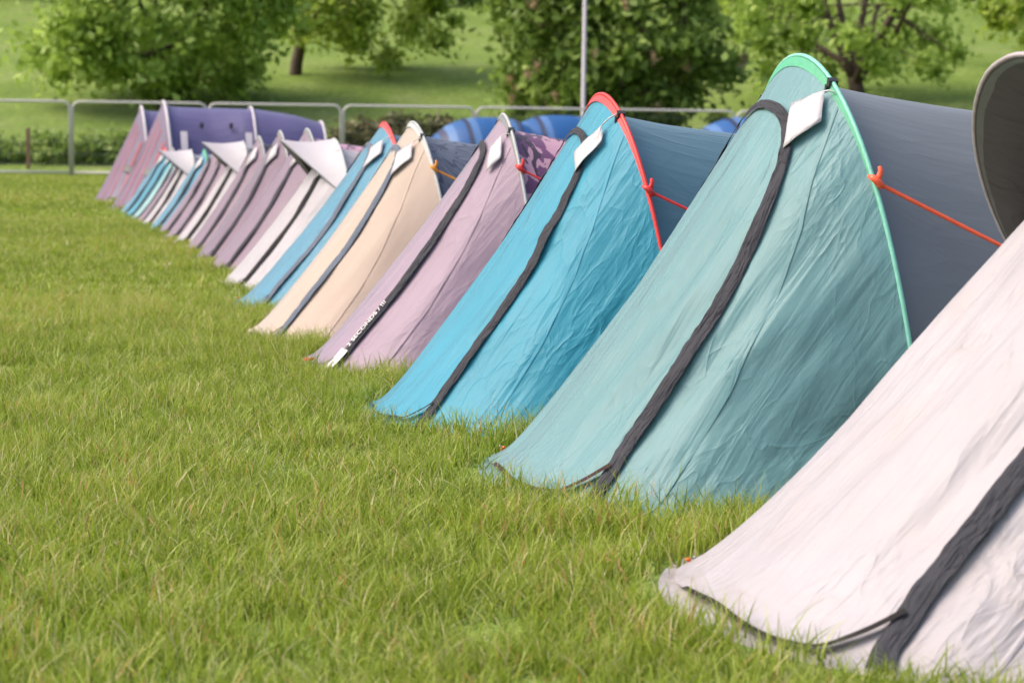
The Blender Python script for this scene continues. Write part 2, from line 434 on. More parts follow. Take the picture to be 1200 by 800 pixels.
        obj('sleeve', mesh('sleeve', V, grid_faces(n, 3), U), h, tape)
        return h
    def body(s, mat, name='body'):
        H_, W_ = (TUN_H, TUN_W) if s.tunnel else (BODY_H, BODY_W)
        n = s.res; mm = s.res; V = []; U = []
        ws = np.concatenate([np.linspace(0, .12, 8)[:-1], np.linspace(.12, 2, mm - 7)])
        for i in range(n):
            ph = -PI / 2 + PI * i / (n - 1)
            for w in ws:
                k = s.back / 2
                hh, wd = lerp_table(H_, w) * s.H, lerp_table(W_, w) * s.W
                ln = s.lean * math.cos(ph) * max(0, 1 - w / .5)
                d = noise.noise(Vector((math.sin(ph) * 3.3, w * 1.6, s.seed + 3))) * .012 * math.sin(PI * w / 2) * s.wrink
                d += noise.noise(Vector((math.sin(ph) * 16, w * 2.2, s.seed + 5))) * .004 * math.sin(PI * w / 2) * s.wrink
                fl = 1 - .06 * math.sin(PI * min(1, w / .9)) * abs(math.sin(2 * ph))
                V.append(Vector((-w * k + ln, (wd + d) * math.sin(ph) * fl, (hh + d) * math.cos(ph) * fl))); U.append((ph * s.W, w * k))
        s.bodyfn = None
        return obj(name, mesh(name, V, [tuple(reversed(f)) for f in grid_faces(n, len(ws))], U), s.root, mat)
    def rope(s, mat, ph=.62, end=(-2.15, .2, 0), w=.013, name='guy_rope', knot=True):
        a = s.P(ph, 0., False) + Vector((0, .012, 0)); e = Vector(end); e = Vector((e.x, s.W + e.y, e.z))
        V = []; n = 16
        for i in range(n):
            f = i / (n - 1); q = a.lerp(e, f) + Vector((0, 0, -.05 * math.sin(PI * f)))
            tw = .5 * math.sin(f * 9 + s.seed)
            for k in (-1, 1): V.append(q + Vector((0, math.sin(tw) * w / 2 * k, math.cos(tw) * w / 2 * k)))
            for k in (1, -1): V.append(q + Vector((0, .003 + math.sin(tw) * w / 2 * k, math.cos(tw) * w / 2 * k)))
        F4 = []
        for i in range(n - 1):
            for k in range(4): F4.append((i * 4 + k, i * 4 + (k + 1) % 4, i * 4 + 4 + (k + 1) % 4, i * 4 + 4 + k))
        o = obj(name, mesh(name, V, F4), s.root, mat)
        if knot:
            d = (e - a).normalized()
            k1 = tube_data([a + Vector((.022, 0, .018)), a + Vector((.012, .018, .01)), a + Vector((0, .02, 0)), a + Vector((-.014, .016, -.012)), a + Vector((-.02, 0, -.012))], [.006, .011, .012, .010, .006], 7)
            k2 = tube_data([a + Vector((0, .012, 0)), a + Vector((-.004, .018, .018)), a + Vector((-.010, .014, .034)), a + Vector((-.004, .016, .046))], [.008, .009, .008, .005], 6)
            obj('knot', mesh('knot', *join([k1, k2])), o, mat)
        return o
    def clip(s, ph):
        q = s.P(ph, 0., False); d = Vector((0, math.sin(ph) * s.W, math.cos(ph) * s.H)).normalized()
        tg = Vector((0, math.cos(ph) * s.W, -math.sin(ph) * s.H)).normalized(); c = Vector((1, 0, 0))
        rot = Matrix((tg, c, d)).transposed()
        parts = [box_data(q - d * .004, (.020, .030, .032), rot), box_data(q + c * .018 - d * .022, (.012, .008, .03), rot)]
        o = obj('clip', mesh('clip', *join(parts), smooth=False), s.root, M['black'])
        return o
    def world(s, v): return s.root.matrix_basis @ v
    def card(s, corners, label, res=7, lift=.022, mat='tagwhite', group='white cards tied to the hoops', string=None):
        """white fabric card hung on the front of the hoop; a thing of its own"""
        ca, cb = sum(a for a, b in corners) / 4, sum(b for a, b in corners) / 4
        corners = corners[:1] + [(ca + (a - ca) * 1.12, cb + (b - cb) * 1.15) for a, b in corners[1:]]
        c = [s.P(a, b) + s.nrm(a, b) * lift for a, b in corners]
        cen = s.world(c[0]); V = []; U = []
        for layer in (0, 1):
            for i in range(res):
                for j in range(res):
                    f, g_ = i / (res - 1), j / (res - 1)
                    q = (c[0].lerp(c[1], f)).lerp(c[3].lerp(c[2], f), g_)
                    n_ = s.nrm(corners[0][0], .12)
                    q = q + n_ * (noise.noise(Vector((f * 2.2, g_ * 2.2, s.seed * 3))) * .007 + .003 * math.sin(PI * f) - layer * .0015)
                    V.append(s.world(q) - cen); U.append((f * .12, g_ * .2))
        f1 = grid_faces(res, res); f2 = [tuple(reversed(f)) for f in grid_faces(res, res, res * res)]
        rim = []
        edge = [i * res for i in range(res)] + [(res - 1) * res + j for j in range(1, res)] + [i * res + res - 1 for i in range(res - 2, -1, -1)] + [j for j in range(res - 2, 0, -1)]
        for a, b in zip(edge, edge[1:] + edge[:1]): rim.append((a, b, b + res * res, a + res * res))
        o = empty('tent_card', cen)
        obj('card', mesh('card', V, f1 + f2 + rim, U), o, M[mat])
        hp = s.world(s.P(string if string else corners[0][0] + .05, 0., False) + Vector((.012, 0, 0))) - cen
        obj('tie', mesh('tie', *tube_data([V[0] + Vector((0, 0, -.004)), (V[0] + hp) / 2 + Vector((0, 0, .004)), hp], .0028, 5)), o, M['cord'])
        tag(o, label, 'card', group); return o
    def hood(s, mat, lin, rim, proj=.34, spread=1.02, rise=.03, narrow=.1, ex=1.9, flat=False):
        n = 40; mm = 14; V = []; U = []; V2 = []
        rimpts = []
        for i in range(n):
            b = -1 + 2 * i / (n - 1); a = b * spread
            pj = proj * max(0, (1 - abs(b) ** ex)) + .004
            q0 = s.P(a, 0., False); inn = Vector((0, math.sin(a) * s.W, math.cos(a) * s.H)).normalized()
            for j in range(mm):
                f = j / (mm - 1)
                sag = -.035 * math.sin(PI * f) + rise * f * (1 - b * b)
                q = q0 + Vector((pj * f, 0, 0)) + inn * (sag + .006 + .004 * noise.noise(Vector((a * 6, f * 3, s.seed))))
                if flat:
                    tip = Vector((s.lean + proj, 0, s.H * 1.0)); e = s.P(math.copysign(spread, b), 0., False)
                    ab = abs(b); q = q0.lerp(tip.lerp(e, ab), f) + inn * (.006 - .02 * math.sin(PI * f) * (1 - ab))
                q.y *= 1 - (0 if flat else narrow) * f * (1 - abs(b))
                V.append(q); U.append((a * s.W, f * proj))
                V2.append(q - inn * (.012 + .008 * math.sin(PI * f) * (1 + .9 * noise.noise(Vector((a * 11, f * 5, s.seed + 2))))))
                if j == mm - 1: rimpts.append(q - inn * .004)
        h = obj('hood', mesh('hood', V, grid_faces(n, mm), U), s.root, mat)
        obj('lining', mesh('lining', V2, [tuple(reversed(f)) for f in grid_faces(n, mm)], U), h, lin)
        # rim: pale piping outside, dark binding inside
        obj('piping', mesh('piping', *tube_data(rimpts, .006, 7)), h, rim)
        VB = []
        for i, q in enumerate(rimpts):
            b = -1 + 2 * i / (n - 1); a = b * spread; inn = Vector((0, math.sin(a) * s.W, math.cos(a) * s.H)).normalized()
            k = max(.1, 1 - b * b)
            VB += [q + Vector((-.004, 0, 0)) - inn * .006, q - inn * (.014) + Vector((-.006, 0, 0)), q - inn * .02 + Vector((-.05 * k, 0, 0))]
        obj('binding', mesh('binding', VB, grid_faces(n, 3)), h, M['dgrey'])
        return h

def row_pos(along, front): return ROW0 + FAR * along + FRONT * front
def front_for(along, px, L=0.):
    """front offset of a spot on the row so that it lies under picture column px"""
    lo, hi = -6., 4.
    for _ in range(50):
        mid = (lo + hi) / 2; q = row_pos(along, mid) - CAM
        x = 600 + F_PX * q.dot(RIGHT) / q.dot(FWD)
        if x > px: lo = mid
        else: hi = mid
    return (lo + hi) / 2
RZ = PI - AZ
GT = 'tents pitched side by side along the row'

def peg(px, py, label, lean=.4, z=.03):
    z *= .4
    q = px_ground(px, py, z); o = empty('tent_peg', (q.x, q.y, 0), rnd.uniform(0, 6)); o.scale = (.75, .75, .75)
    R = Matrix.Rotation(lean, 3, 'Y')
    pin = tube_data([R @ Vector((0, 0, -.12)), R @ Vector((0, 0, z + .02)), R @ Vector((0, 0, z + .05))], [.003, .004, .0045], 6)
    hd = tube_data([R @ Vector((0, 0, z + .05)), R @ Vector((0, 0, z + .056))], [.008, .008], 8)
    obj('pin', mesh('pin', *join([pin, hd])), o, M['steelpin'])
    hk = [R @ Vector((-.034, 0, z + .012)), R @ Vector((-.022, 0, z + .024)), R @ Vector((0, 0, z + .026)), R @ Vector((.022, 0, z + .024)), R @ Vector((.034, 0, z + .010)), R @ Vector((.03, 0, z - .002))]
    obj('hook', mesh('hook', *tube_data(hk, [.004, .007, .008, .007, .006, .003], 8)), o, M['pegorange'])
    tag(o, label, 'tent peg', 'orange pegs at the front corners of the tents'); return o

# --- 0: white tent with the hood
c = row_pos(-.26, -1.29)
T = Tent('popup_tent', c, RZ, 1.235, .80, 1.35, lean=.15, fl=.02, res=72, seed=1.3, zs=1.0, wrink=2.2)
T.porch(M['white']); T.door(M['white']); T.zip_flap(M['flap'], .060, rump=1.5, far=0.); T.hemline(M['zip'], .015); T.seams(M['white'], .014)
T.hoop(M['paletape'], M['grey']); T.body(M['slate']); T.hood(M['white'], M['lining'], M['pinkgrey'], .41, spread=1.05, ex=2.6)
T.rope(M['orange'])
tag(T.root, 'large white tent with an open charcoal-lined hood, beside the teal tent', 'tent', GT)
T0 = T
# --- 1: teal tent, green hoop, slate body
c = row_pos(1.61, -1.08)
T = Tent('popup_tent', c, RZ, 1.335, .745, 1.15, lean=.15, fl=.02, res=84, seed=2.1, wrink=1.5)
T.porch(M['teal']); T.door(M['teal']); T.zip_flap(M['flap'], .052, rump=1.4, far=.4); T.hemline(M['zipbrown'], .015); T.seams(M['teal'], .014)
T.hoop(M['mint'], M['green']); T.body(M['slate']); T.rope(M['orange'], .78); T.clip(.37); T.clip(-.45)
tag(T.root, 'teal tent with a green hoop and slate grey body', 'tent', GT)
T.card([(.38, .02), (.26, .08), (.36, .14), (.45, .06)], 'white card hanging from the green hoop of the teal tent')
T1 = T
# --- 2: cyan tent, red hoop
c = row_pos(3.14, -.88)
T = Tent('popup_tent', c, RZ, 1.24, .69, 1.07, lean=.15, fl=.02, res=72, seed=3.7, zs=.80, wrink=1.4)
T.porch(M['cyan']); T.door(M['cyan']); T.zip_flap(M['flap'], .046, rump=1.3, far=.4); T.hemline(M['zip'], .008); T.seams(M['cyan'], .012)
T.hoop(M['red'], M['red'], tw=.024); T.body(M['steel']); T.rope(M['red'], .78); T.clip(.36); T.clip(-.5)
tag(T.root, 'bright cyan tent with a red hoop and steel blue body, next to the teal tent', 'tent', GT)
T.card([(.30, .05), (.21, .14), (.31, .17), (.37, .08)], 'white card hanging from the red hoop of the bright cyan tent')
T2 = T
# --- 3: mauve tent, camouflage body
c = row_pos(4.86, -.88)
T = Tent('popup_tent', c, RZ + math.radians(-5), 1.18, .62, 1.09, lean=.12, fl=.02, res=64, seed=4.4, zs=.78)
T.porch(M['mauve']); T.door(M['mauve']); T.zip_flap(M['flap'], .056, rump=.8); T.hemline(M['zip'], .010); T.seams(M['mauve'], .012)
T.hoop(M['grey'], M['dgrey'], tw=.02); T.body(M['camo']); T.rope(M['red'], .66); T.clip(.36); T.clip(-.5)
tag(T.root, 'mauve tent with a pink and purple camouflage body', 'tent', GT)
T.card([(.34, .03), (.31, .08), (.44, .12), (.48, .06)], 'white card hanging on the mauve tent with the camouflage body')
T3 = T
# --- 4: peach tent, contour print body
c = row_pos(6.38, -.765)
T = Tent('popup_tent', c, RZ, 1.152, .71, 1.06, lean=.14, fl=.02, res=60, seed=5.2, zs=.72)
T.porch(M['peach']); T.door(M['peach']); T.zip_flap(M['flap_grey'], .052); T.hemline(M['zipbrown'], .012); T.seams(M['peach'], .012)
T.hoop(M['grey'], M['grey'], tw=.02); T.body(M['contour']); T.rope(M['amber'], .66); T.clip(.36); T.clip(-.5)
tag(T.root, 'pale peach tent with a grey zip flap and a dark line-printed body', 'tent', GT)
T.card([(.33, .04), (.22, .11), (.33, .17), (.42, .08)], 'white card hanging on the pale peach tent')
T4 = T
# --- 5: blue tent, red hoop
c = row_pos(8.42, -.98)
T = Tent('popup_tent', c, RZ, 1.165, .71, 1.12, lean=.14, fl=.02, res=44, seed=6.6, zs=.75)
T.porch(M['blue']); T.door(M['blue']); T.zip_flap(M['flap_grey'], .05); T.hemline(M['zip'], .008)
T.hoop(M['red'], M['red'], tw=.02); T.body(M['steel'])
tag(T.root, 'plain blue tent with a red hoop between the peach tent and a white one', 'tent', GT)
T.card([(.33, .04), (.24, .10), (.33, .17), (.42, .08)], 'white card tied with pale cord to the red hoop of the plain blue tent')
T5 = T

def small_tent(along, tip_px, H, W, L, front_mat, body_mat, label, hood=None, zipm='flap', hoopm='grey', tapem='dgrey', res=30, card=None, rope=None, yaw=0., back=1.9, fl=.02, side=None):
    L += .04; fr = front_for(along - .22, tip_px) - L
    t = Tent('popup_tent', row_pos(along - .22 + .2, fr), RZ + yaw, H, W, L, lean=.10, fl=fl, res=res, seed=along, back=back, zs=.78)
    t.porch(M[front_mat]); t.door(M[front_mat]); t.zip_flap(M[zipm], .05, rump=.4); t.hemline(M['zip'], .012)
    t.hoop(M[hoopm], M[tapem], tw=.025); t.body(M[body_mat])
    if hood: t.hood(M['hoodwhite_lit'], M['lining'], M['dgrey'], **hood)
    if rope: t.rope(M[rope], .75)
    tag(t.root, label, 'tent', GT)
    if card: t.card([(.33, .04), (.22, .11), (.33, .19), (.44, .09)], card, res=4)
    return t
small_tent(10.25, 255, 1.06, .72, .92, 'white', 'white', 'hooded white tent between the plain blue tent and a mauve one', hood=dict(proj=.40, spread=.95, flat=True), zipm='zip', card='white card under the hood of the white tent beside the plain blue one')
small_tent(12.0, 240, 1.14, .72, .90, 'mauve_far', 'camo', 'mauve tent standing right behind the hooded white tent near the plain blue one', card='white card on the mauve tent behind the hooded white one')
small_tent(13.55, 226, 1.125, .62, .84, 'mauve_dark', 'camo', 'darker mauve tent with a red tie, between two lighter mauve ones', card='white card on the darker mauve tent with the red tie', rope='red')
small_tent(14.85, 213, 1.08, .58, .80, 'mauve_far', 'camo', 'mauve tent beside the second hooded white tent', card='white card on the mauve tent beside the second hooded white tent')
small_tent(16.05, 199, 1.03, .56, .80, 'white', 'white', 'second hooded white tent along the row, between mauve tents', hood=dict(proj=.42, spread=.95, flat=True), zipm='zip', card='white card under the hood of the second hooded white tent')
small_tent(17.2, 190, .95, .52, .74, 'mauve_far', 'camo', 'slim mauve tent right behind the second hooded white tent')
small_tent(18.25, 181, .95, .50, .74, 'mauve_far', 'steel', 'slim mauve tent next to the small blue tent with green edging')
small_tent(19.3, 171, .93, .50, .74, 'blue', 'pale_teal', 'small blue tent beside the smallest hooded white one', hoopm='green', tapem='green', card='white card on the small blue tent beside the smallest hooded one')
small_tent(20.35, 162, .92, .50, .70, 'white', 'white', 'smallest hooded white tent, far along the row', hood=dict(proj=.40, spread=.95, flat=True), zipm='zip')
small_tent(21.4, 157, .90, .50, .70, 'mauve_far', 'purple', 'narrow mauve tent showing beside the smallest hooded white one', hoopm='red', tapem='red')
small_tent(22.45, 151, .90, .50, .72, 'pale_teal', 'steel', 'pale teal tent among the small far tents')
small_tent(23.5, 144, .92, .50, .74, 'cyan', 'steel', 'small cyan tent next to the pale teal one', card='white card on the small cyan tent')
small_tent(24.55, 137, .92, .50, .74, 'blue', 'mauve', 'last small tent of the row, blue, beside the violet tunnel tents', card='white card on the last small blue tent', hoopm='red', tapem='red')

# --- violet tunnel tents at the end of the row
def tunnel(along, tip_px, H, W, L, back, label):
    fr = front_for(along - .2, tip_px) - L
    t = Tent('tunnel_tent', row_pos(along, fr), RZ, H, W, L, lean=.10, fl=.02, res=44, seed=along, back=back, tunnel=True)
    t.porch(M['grape']); t.body(M['purple'])
    t.hoop(M['paletape'], M['grape'], r=.022, tw=.02)
    for k, a in enumerate((.18, .46, .70, .98)):
        t.strip([(a * (.75 + .25 * b), b) for b in np.linspace(.12, .98, 26)], .05 if k % 2 else .035, M['rose'], 'red_stripe', lift=.006, rump=.1, across=2)
    # dark vent on the front
    t.strip([(.78, b) for b in np.linspace(.42, .50, 8)], .20, M['black'], 'vent', lift=.012, rump=.1, across=3)
    # further arch poles and tape straps on the body
    for w in (1.02, 1.93):
        k = back / 2; hh, wd = lerp_table(TUN_H, w) * H + .02, lerp_table(TUN_W, w) * W + .02
        pts = [Vector((-w * k, wd * math.sin(a), hh * math.cos(a))) for a in np.linspace(-PI / 2, PI / 2, 40)]
        obj('arch_pole', mesh('arch_pole', *tube_data(pts, .02, 7)), t.root, M['paletape'])
    for w in (.12, .93):
        k = back / 2; hh, wd = lerp_table(TUN_H, w) * H, lerp_table(TUN_W, w) * W
        V = []
        for a in np.linspace(.72, 1.56, 14):
            for dx in (-.05, .05): V.append(Vector((-w * k + dx, (wd + .016) * math.sin(a), (hh + .016) * math.cos(a))))
        obj('strap', mesh('strap', V, grid_faces(14, 2)), t.root, M['paletape'])
    for w, a in ((.35, .62), (.72, .62)):
        k = back / 2; hh, wd = lerp_table(TUN_H, w) * H, lerp_table(TUN_W, w) * W
        obj('toggle', mesh('toggle', *box_data((-w * k, (wd + .012) * math.sin(a), (hh + .012) * math.cos(a)), (.05, .03, .08)), smooth=False), t.root, M['black'])
    tag(t.root, label, 'tent', 'violet tunnel tents at the end of the row'); return t
tunnel(26.6, 126, 1.60, 1.05, .94, 2.35, 'long violet tunnel tent with pale arch poles, right behind the last small tent')
tunnel(30.6, 107, 1.58, 1.05, .94, 2.35, 'violet tunnel tent furthest along the row, before the wire fence')

# --- pegs and small fittings near the ground
peg(592, 529, 'orange tent peg at the front corner of the teal tent', .95, .05)
peg(803, 663, 'orange tent peg behind the edge of the white hooded tent', .95, .04)
peg(282, 350, 'orange tent peg at the front corner of the plain blue tent', .95, .06)
peg(430, 444, 'orange tent peg at the foot of the mauve camouflage tent', .5, .05)
# red pull loop on the mauve tent
a, b, c_ = T3.P(.10, .955) + T3.nrm(.1, .9) * .03, T3.P(.16, .93) + T3.nrm(.1, .9) * .03, T3.P(.20, .92) + T3.nrm(.1, .9) * .035
obj('pull_loop', mesh('pull_loop', *tube_data([a, (a + b) / 2 + Vector((0, 0, .006)), b, c_], [.006, .008, .010, .007], 6)), T3.root, M['red'])

# --- print on the flap of the mauve tent
def flap_frame(t, dist):
    """point, tangent and normal on the near zip flap, dist metres up from its lower end"""
    pts = [t.P(a, b) + t.nrm(a, b) * .0205 for a, b in t.zpath][::-1]; nn = [t.nrm(a, b) for a, b in t.zpath][::-1]
    L = 0.
    for i in range(len(pts) - 1):
        d = (pts[i + 1] - pts[i]).length
        if L + d >= dist:
            f = (dist - L) / d; tg = (pts[i + 1] - pts[i]).normalized()
            return pts[i].lerp(pts[i + 1], f), tg, nn[i].lerp(nn[i + 1], f).normalized()
        L += d
    return pts[-1], tg, nn[-1]
def flap_print(t, text, start, size, mat, parent, name, lift=.0):
    cu = bpy.data.curves.new('t', 'FONT'); cu.body = text; cu.size = size; cu.offset = size * .006
    tmp = bpy.data.objects.new('t', cu); sc.collection.objects.link(tmp)
    dg = bpy.context.evaluated_depsgraph_get(); me = bpy.data.meshes.new_from_object(tmp.evaluated_get(dg))
    bpy.data.objects.remove(tmp); bpy.data.curves.remove(cu)
    for v in me.vertices:
        q, tg, n_ = flap_frame(t, start + v.co.x); cx = n_.cross(tg).normalized()
        v.co = q + cx * (v.co.y - size * .35) + n_ * (lift + .002)
    return obj(name, me, parent, mat)
flapo = [o for o in T3.root.children if o.name.startswith('zip_flap')][0]
flap_print(T3, '2 SECONDS / !!!', .165, .039, M['printwhite'], flapo, 'printed_lettering')
V = []
for d in np.linspace(.03, .145, 10):
    q, tg, n_ = flap_frame(T3, d); cx = n_.cross(tg).normalized()
    for k in (-1, 1): V.append(q + cx * k * .028 + n_ * .003)
lab = obj('woven_label', mesh('woven_label', V, grid_faces(10, 2)), flapo, M['printwhite'])
flap_print(T3, 'QUECHUA', .04, .025, M['printgrey'], flapo, 'label_lettering', .004)

# ------------------------------------------------------------------ blue dome tents in front of the fence
def dome(px, Y, top_y, wid, label, yaw):
    top = px_at(px, top_y, Y); H = top.z; o = empty('dome_tent', (top.x, Y, 0), yaw)
    n, mm = 40, 24
    def q(a, b, lift=0.):
        # a: along the tunnel -1..1, b: angle over the top
        prof = max(0., 1 - abs(a) ** 2.6) ** .55
        return Vector((a * wid, math.sin(b) * (wid * .85 * (.35 + .65 * prof) + lift), math.cos(b) * (H * prof + lift)))
    half = [('royal', 0, .22), ('sky_blue', .22, .32), ('navy', .32, .38), ('royal', .38, .52), ('sky_blue', .52, .62), ('navy', .62, .70), ('royal', .70, 1.)]
    cols = [(c_, -b_, -a_) for c_, a_, b_ in reversed(half)] + half
    for mname, a0, a1 in cols:
        V = []; U = []; k = 10
        for i in range(k):
            a = a0 + (a1 - a0) * i / (k - 1)
            for j in range(mm):
                b = -PI / 2 + PI * j / (mm - 1); V.append(q(a, b)); U.append((a, b))
        obj('panel', mesh('panel', V, grid_faces(k, mm), U), o, M[mname])
    for a in (-.34, .34):
        obj('arch_pole', mesh('arch_pole', *tube_data([q(a, b, .015) for b in np.linspace(-PI / 2, PI / 2, 24)], .02, 6)), o, M['navy'])
    tag(o, label, 'tent', 'blue dome tents by the fence'); return o
dome(572, 48., 137.5, 1.75, 'royal blue dome tent with paler bands, showing behind the peach and mauve tents', .25)
dome(655, 50.6, 135., 1.75, 'royal blue dome tent with paler bands, showing behind the camouflage body', .25)
dome(884, 48.5, 137., 2.0, 'royal blue dome tent with paler bands, showing behind the teal tent', .25)

# ------------------------------------------------------------------ wire fence
FA, FB = px_ground(84, 208), px_ground(855, 217.5)
fdir = (FB - FA); fdir.z = 0; fdir.normalize()
fdir = Matrix.Rotation(math.radians(3.5), 3, 'Z') @ fdir
PW = 3.56
def fence_frame():
    h0, h1, r, w = .13, 1.99, .2, PW - .07
    loop = [(0, h0), (0, h1 - r)] + [(r - r * math.cos(a), h1 - r + r * math.sin(a)) for a in np.linspace(0, PI / 2, 7)][1:]
    loop += [(w - r + r * math.sin(a), h1 - r + r * math.cos(a)) for a in np.linspace(0, PI / 2, 7)] + [(w, h0)]
    pts = [Vector((x + .035, 0, z)) for x, z in loop]
    pts[0].z = .03; pts[-1].z = .03
    rail = tube_data([Vector((.035, 0, h0)), Vector((w + .035, 0, h0))], .030, 8)
    return mesh('frame', *join([tube_data(pts, .034, 8), rail]))
def fence_wires():
    parts = []
    for x in np.linspace(.1, PW - .1, 34): parts.append(tube_data([Vector((x, 0, .13)), Vector((x, 0, 1.97))], .0022, 3))
    for z in (.35, .62, .95, 1.28, 1.55, 1.8): parts.append(tube_data([Vector((.04, .004, z)), Vector((PW - .04, .004, z))], .0024, 3))
    return mesh('wire_mesh', *join(parts), smooth=False)
fm, wm = fence_frame(), fence_wires(); fm.materials.append(M['galv']); wm.materials.append(M['wire'])
clipm = mesh('coupler', *box_data((0, 0, 1.42), (.09, .06, .09)), smooth=False); clipm.materials.append(M['galv'])
footm = mesh('foot', *join([box_data((0, 0, .05), (.22, .62, .10)), box_data((0, 0, .115), (.14, .4, .03))]), smooth=False); footm.materials.append(M['dgrey'])
for i in range(-2, 8):
    q = FA + fdir * (PW * i); o = empty('fence_panel', (q.x, q.y, 0), math.atan2(fdir.y, fdir.x))
    obj('frame', fm, o); wo = obj('wire_mesh', wm, o); wo['kind'] = 'stuff'; obj('coupler', clipm, o)
    tag(o, 'galvanised round-cornered wire fence panel standing along the field edge', 'fence panel', 'wire fence panels along the field edge')

# ------------------------------------------------------------------ trees, hedges
LEAF = {
 'tree': leaf_mat('tree_leaves', [(0, (0.132, 0.206, 0.026)), (.45, (0.305, 0.436, 0.069)), (1, (0.633, 0.780, 0.220))], .45),
 'yellow': leaf_mat('yellowish_leaves', [(0, (0.131, 0.199, 0.019)), (.45, (0.295, 0.404, 0.049)), (1, (0.541, 0.637, 0.131))], .45),
 'chest': leaf_mat('chestnut_leaves', [(0, (0.080, 0.128, 0.025)), (.5, (0.194, 0.291, 0.049)), (1, (0.455, 0.585, 0.160))], .4),
 'hedge': leaf_mat('hedge_leaves', [(0, (0.066, 0.105, 0.015)), (.5, (0.145, 0.208, 0.034)), (1, (0.290, 0.332, 0.079))], .3),
 'bramble': leaf_mat('bramble_leaves', [(0, (0.045, 0.053, 0.017)), (.5, (0.127, 0.127, 0.045)), (1, (0.329, 0.266, 0.139))], .25),
 'bank': leaf_mat('bank_leaves', [(0, (0.075, 0.118, 0.018)), (.5, (0.187, 0.286, 0.047)), (1, (0.374, 0.452, 0.131))], .35),
 'blossom': leaf_mat('chestnut_blossom', [(0, (.45, .28, .16)), (1, (.75, .55, .40))], .3)}
def leaf_cloud(centres, radii, n, size, seed, squash=.8, tint_off=0.):
    """leaf-sized quads gathered in clumps round the given centres"""
    r = np.random.default_rng(seed); C_ = np.array(centres, float); R_ = np.array(radii, float)
    pick = r.choice(len(C_), n, p=(R_ ** 2) / (R_ ** 2).sum())
    d = r.normal(size=(n, 3)); d /= np.linalg.norm(d, axis=1)[:, None]
    rad = R_[pick] * np.abs(r.normal(0, .62, n))
    pos = C_[pick] + d * rad[:, None] * np.array([1, 1, squash])
    nrm = r.normal(size=(n, 3)) * .9 + d * .35 + np.array([0, 0, .55]); nrm /= np.linalg.norm(nrm, axis=1)[:, None]
    a = np.cross(nrm, r.normal(size=(n, 3))); a /= np.linalg.norm(a, axis=1)[:, None]; b = np.cross(nrm, a)
    s = size * (.55 + .9 * r.random(n))[:, None]
    V = np.stack([pos - a * s, pos + b * s * .55 - nrm * s * .12, pos + a * s, pos - b * s * .55 - nrm * s * .12], 1).reshape(-1, 3)
    clump = r.random(len(C_))[pick]
    tint = np.clip(.08 + .38 * clump + .55 * r.random(n) ** 1.3 + tint_off, 0, 1)
    return fast_mesh('leaves', V, np.arange(4 * n).reshape(n, 4), np.repeat(tint, 4), smooth=False)
def limb(p0, p1, r0, r1, wob, seed, k=7, n=8):
    pts = []; rr = []
    for i in range(n):
        f = i / (n - 1); q = Vector(p0).lerp(Vector(p1), f)
        q += Vector((noise.noise(Vector((f * 2.5, seed, 0))), noise.noise(Vector((f * 2.5, seed, 5))), noise.noise(Vector((f * 2.5, seed, 9))) * .5)) * wob * math.sin(PI * min(f * 1.2, 1) * .6)
        pts.append(q); rr.append(r0 + (r1 - r0) * f)
    return tube_data(pts, rr, k), pts
def tree(px, base_y, Y, height, crown_w, crown_lo, label, mat, seed, n=26000, clumps=60, leaf=.13, trunk_r=.24, fork=.35, squash=.85, gap=1., lean=0., dx=0., blossom=0, cl_r=(.55, 1.15)):
    base = px_at(px, base_y, Y); base.z = hill(base.x, base.y) - .05
    o = empty('tree', base); r = random.Random(seed)
    fk = Vector((lean * fork * height, 0, fork * height))
    parts = [limb((0, 0, -.3), fk, trunk_r * 1.2, trunk_r * .75, .25, seed)[0]]
    cen = []; rad = []
    cz = (height + crown_lo) / 2; hz = (height - crown_lo) / 2
    for i in range(clumps):
        while True:
            d = Vector((r.uniform(-1, 1), r.uniform(-1, 1), r.uniform(-1, 1)))
            if .3 < (abs(d.x) ** 2.6 + abs(d.y) ** 2.6 + abs(d.z) ** 2.6) < 1.: break
        d *= r.uniform(.9, 1.1)
        q = Vector((lean * height * .6 + dx + d.x * crown_w / 2 * .86, d.y * crown_w / 2 * .8, cz + d.z * hz * .9)); cen.append(q); rad.append(r.uniform(*cl_r) * crown_w / 9)
    # main limbs to groups of clumps
    mains = r.sample(range(clumps), min(9, clumps))
    tips = []
    for k in mains:
        e = Vector(cen[k]) * .92; d, pts = limb(fk * r.uniform(.7, 1.), e, trunk_r * .5, trunk_r * .13, .5, seed + k); parts.append(d); tips += pts[3:]
    for k in range(clumps):
        if k in mains: continue
        e = Vector(cen[k]); s_ = min(tips, key=lambda t: (t - e).length)
        parts.append(limb(s_, e, trunk_r * .14, trunk_r * .05, .2, seed + k, 5, 5)[0])
    obj('trunk', mesh('trunk', *join(parts)), o, M['bark'])
    obj('crown', leaf_cloud([tuple(c) for c in cen], [1.1 * x for x in rad], n, leaf, seed, squash), o, LEAF[mat])
    if blossom:
        bc = []; fronts = sorted(range(clumps), key=lambda k: cen[k].y)[:clumps // 2]
        for i in range(blossom):
            k = r.choice(fronts); q = Vector(cen[k]) + Vector((r.uniform(-.6, .6), -rad[k] * r.uniform(.8, 1.4), r.uniform(-.3, .6))); bc.append(tuple(q))
        obj('blossom', leaf_cloud(bc, [.15] * blossom, blossom * 60, .055, seed + 1, 1.6), o, LEAF['blossom'])
    tag(o, label, 'tree'); return o
tree(188, 114, 76, 7.6, 10.6, .15, 'wide leafy green tree on the slope behind the violet tunnel tents', 'tree', 21, 30000, 125, .17, .2, .3)
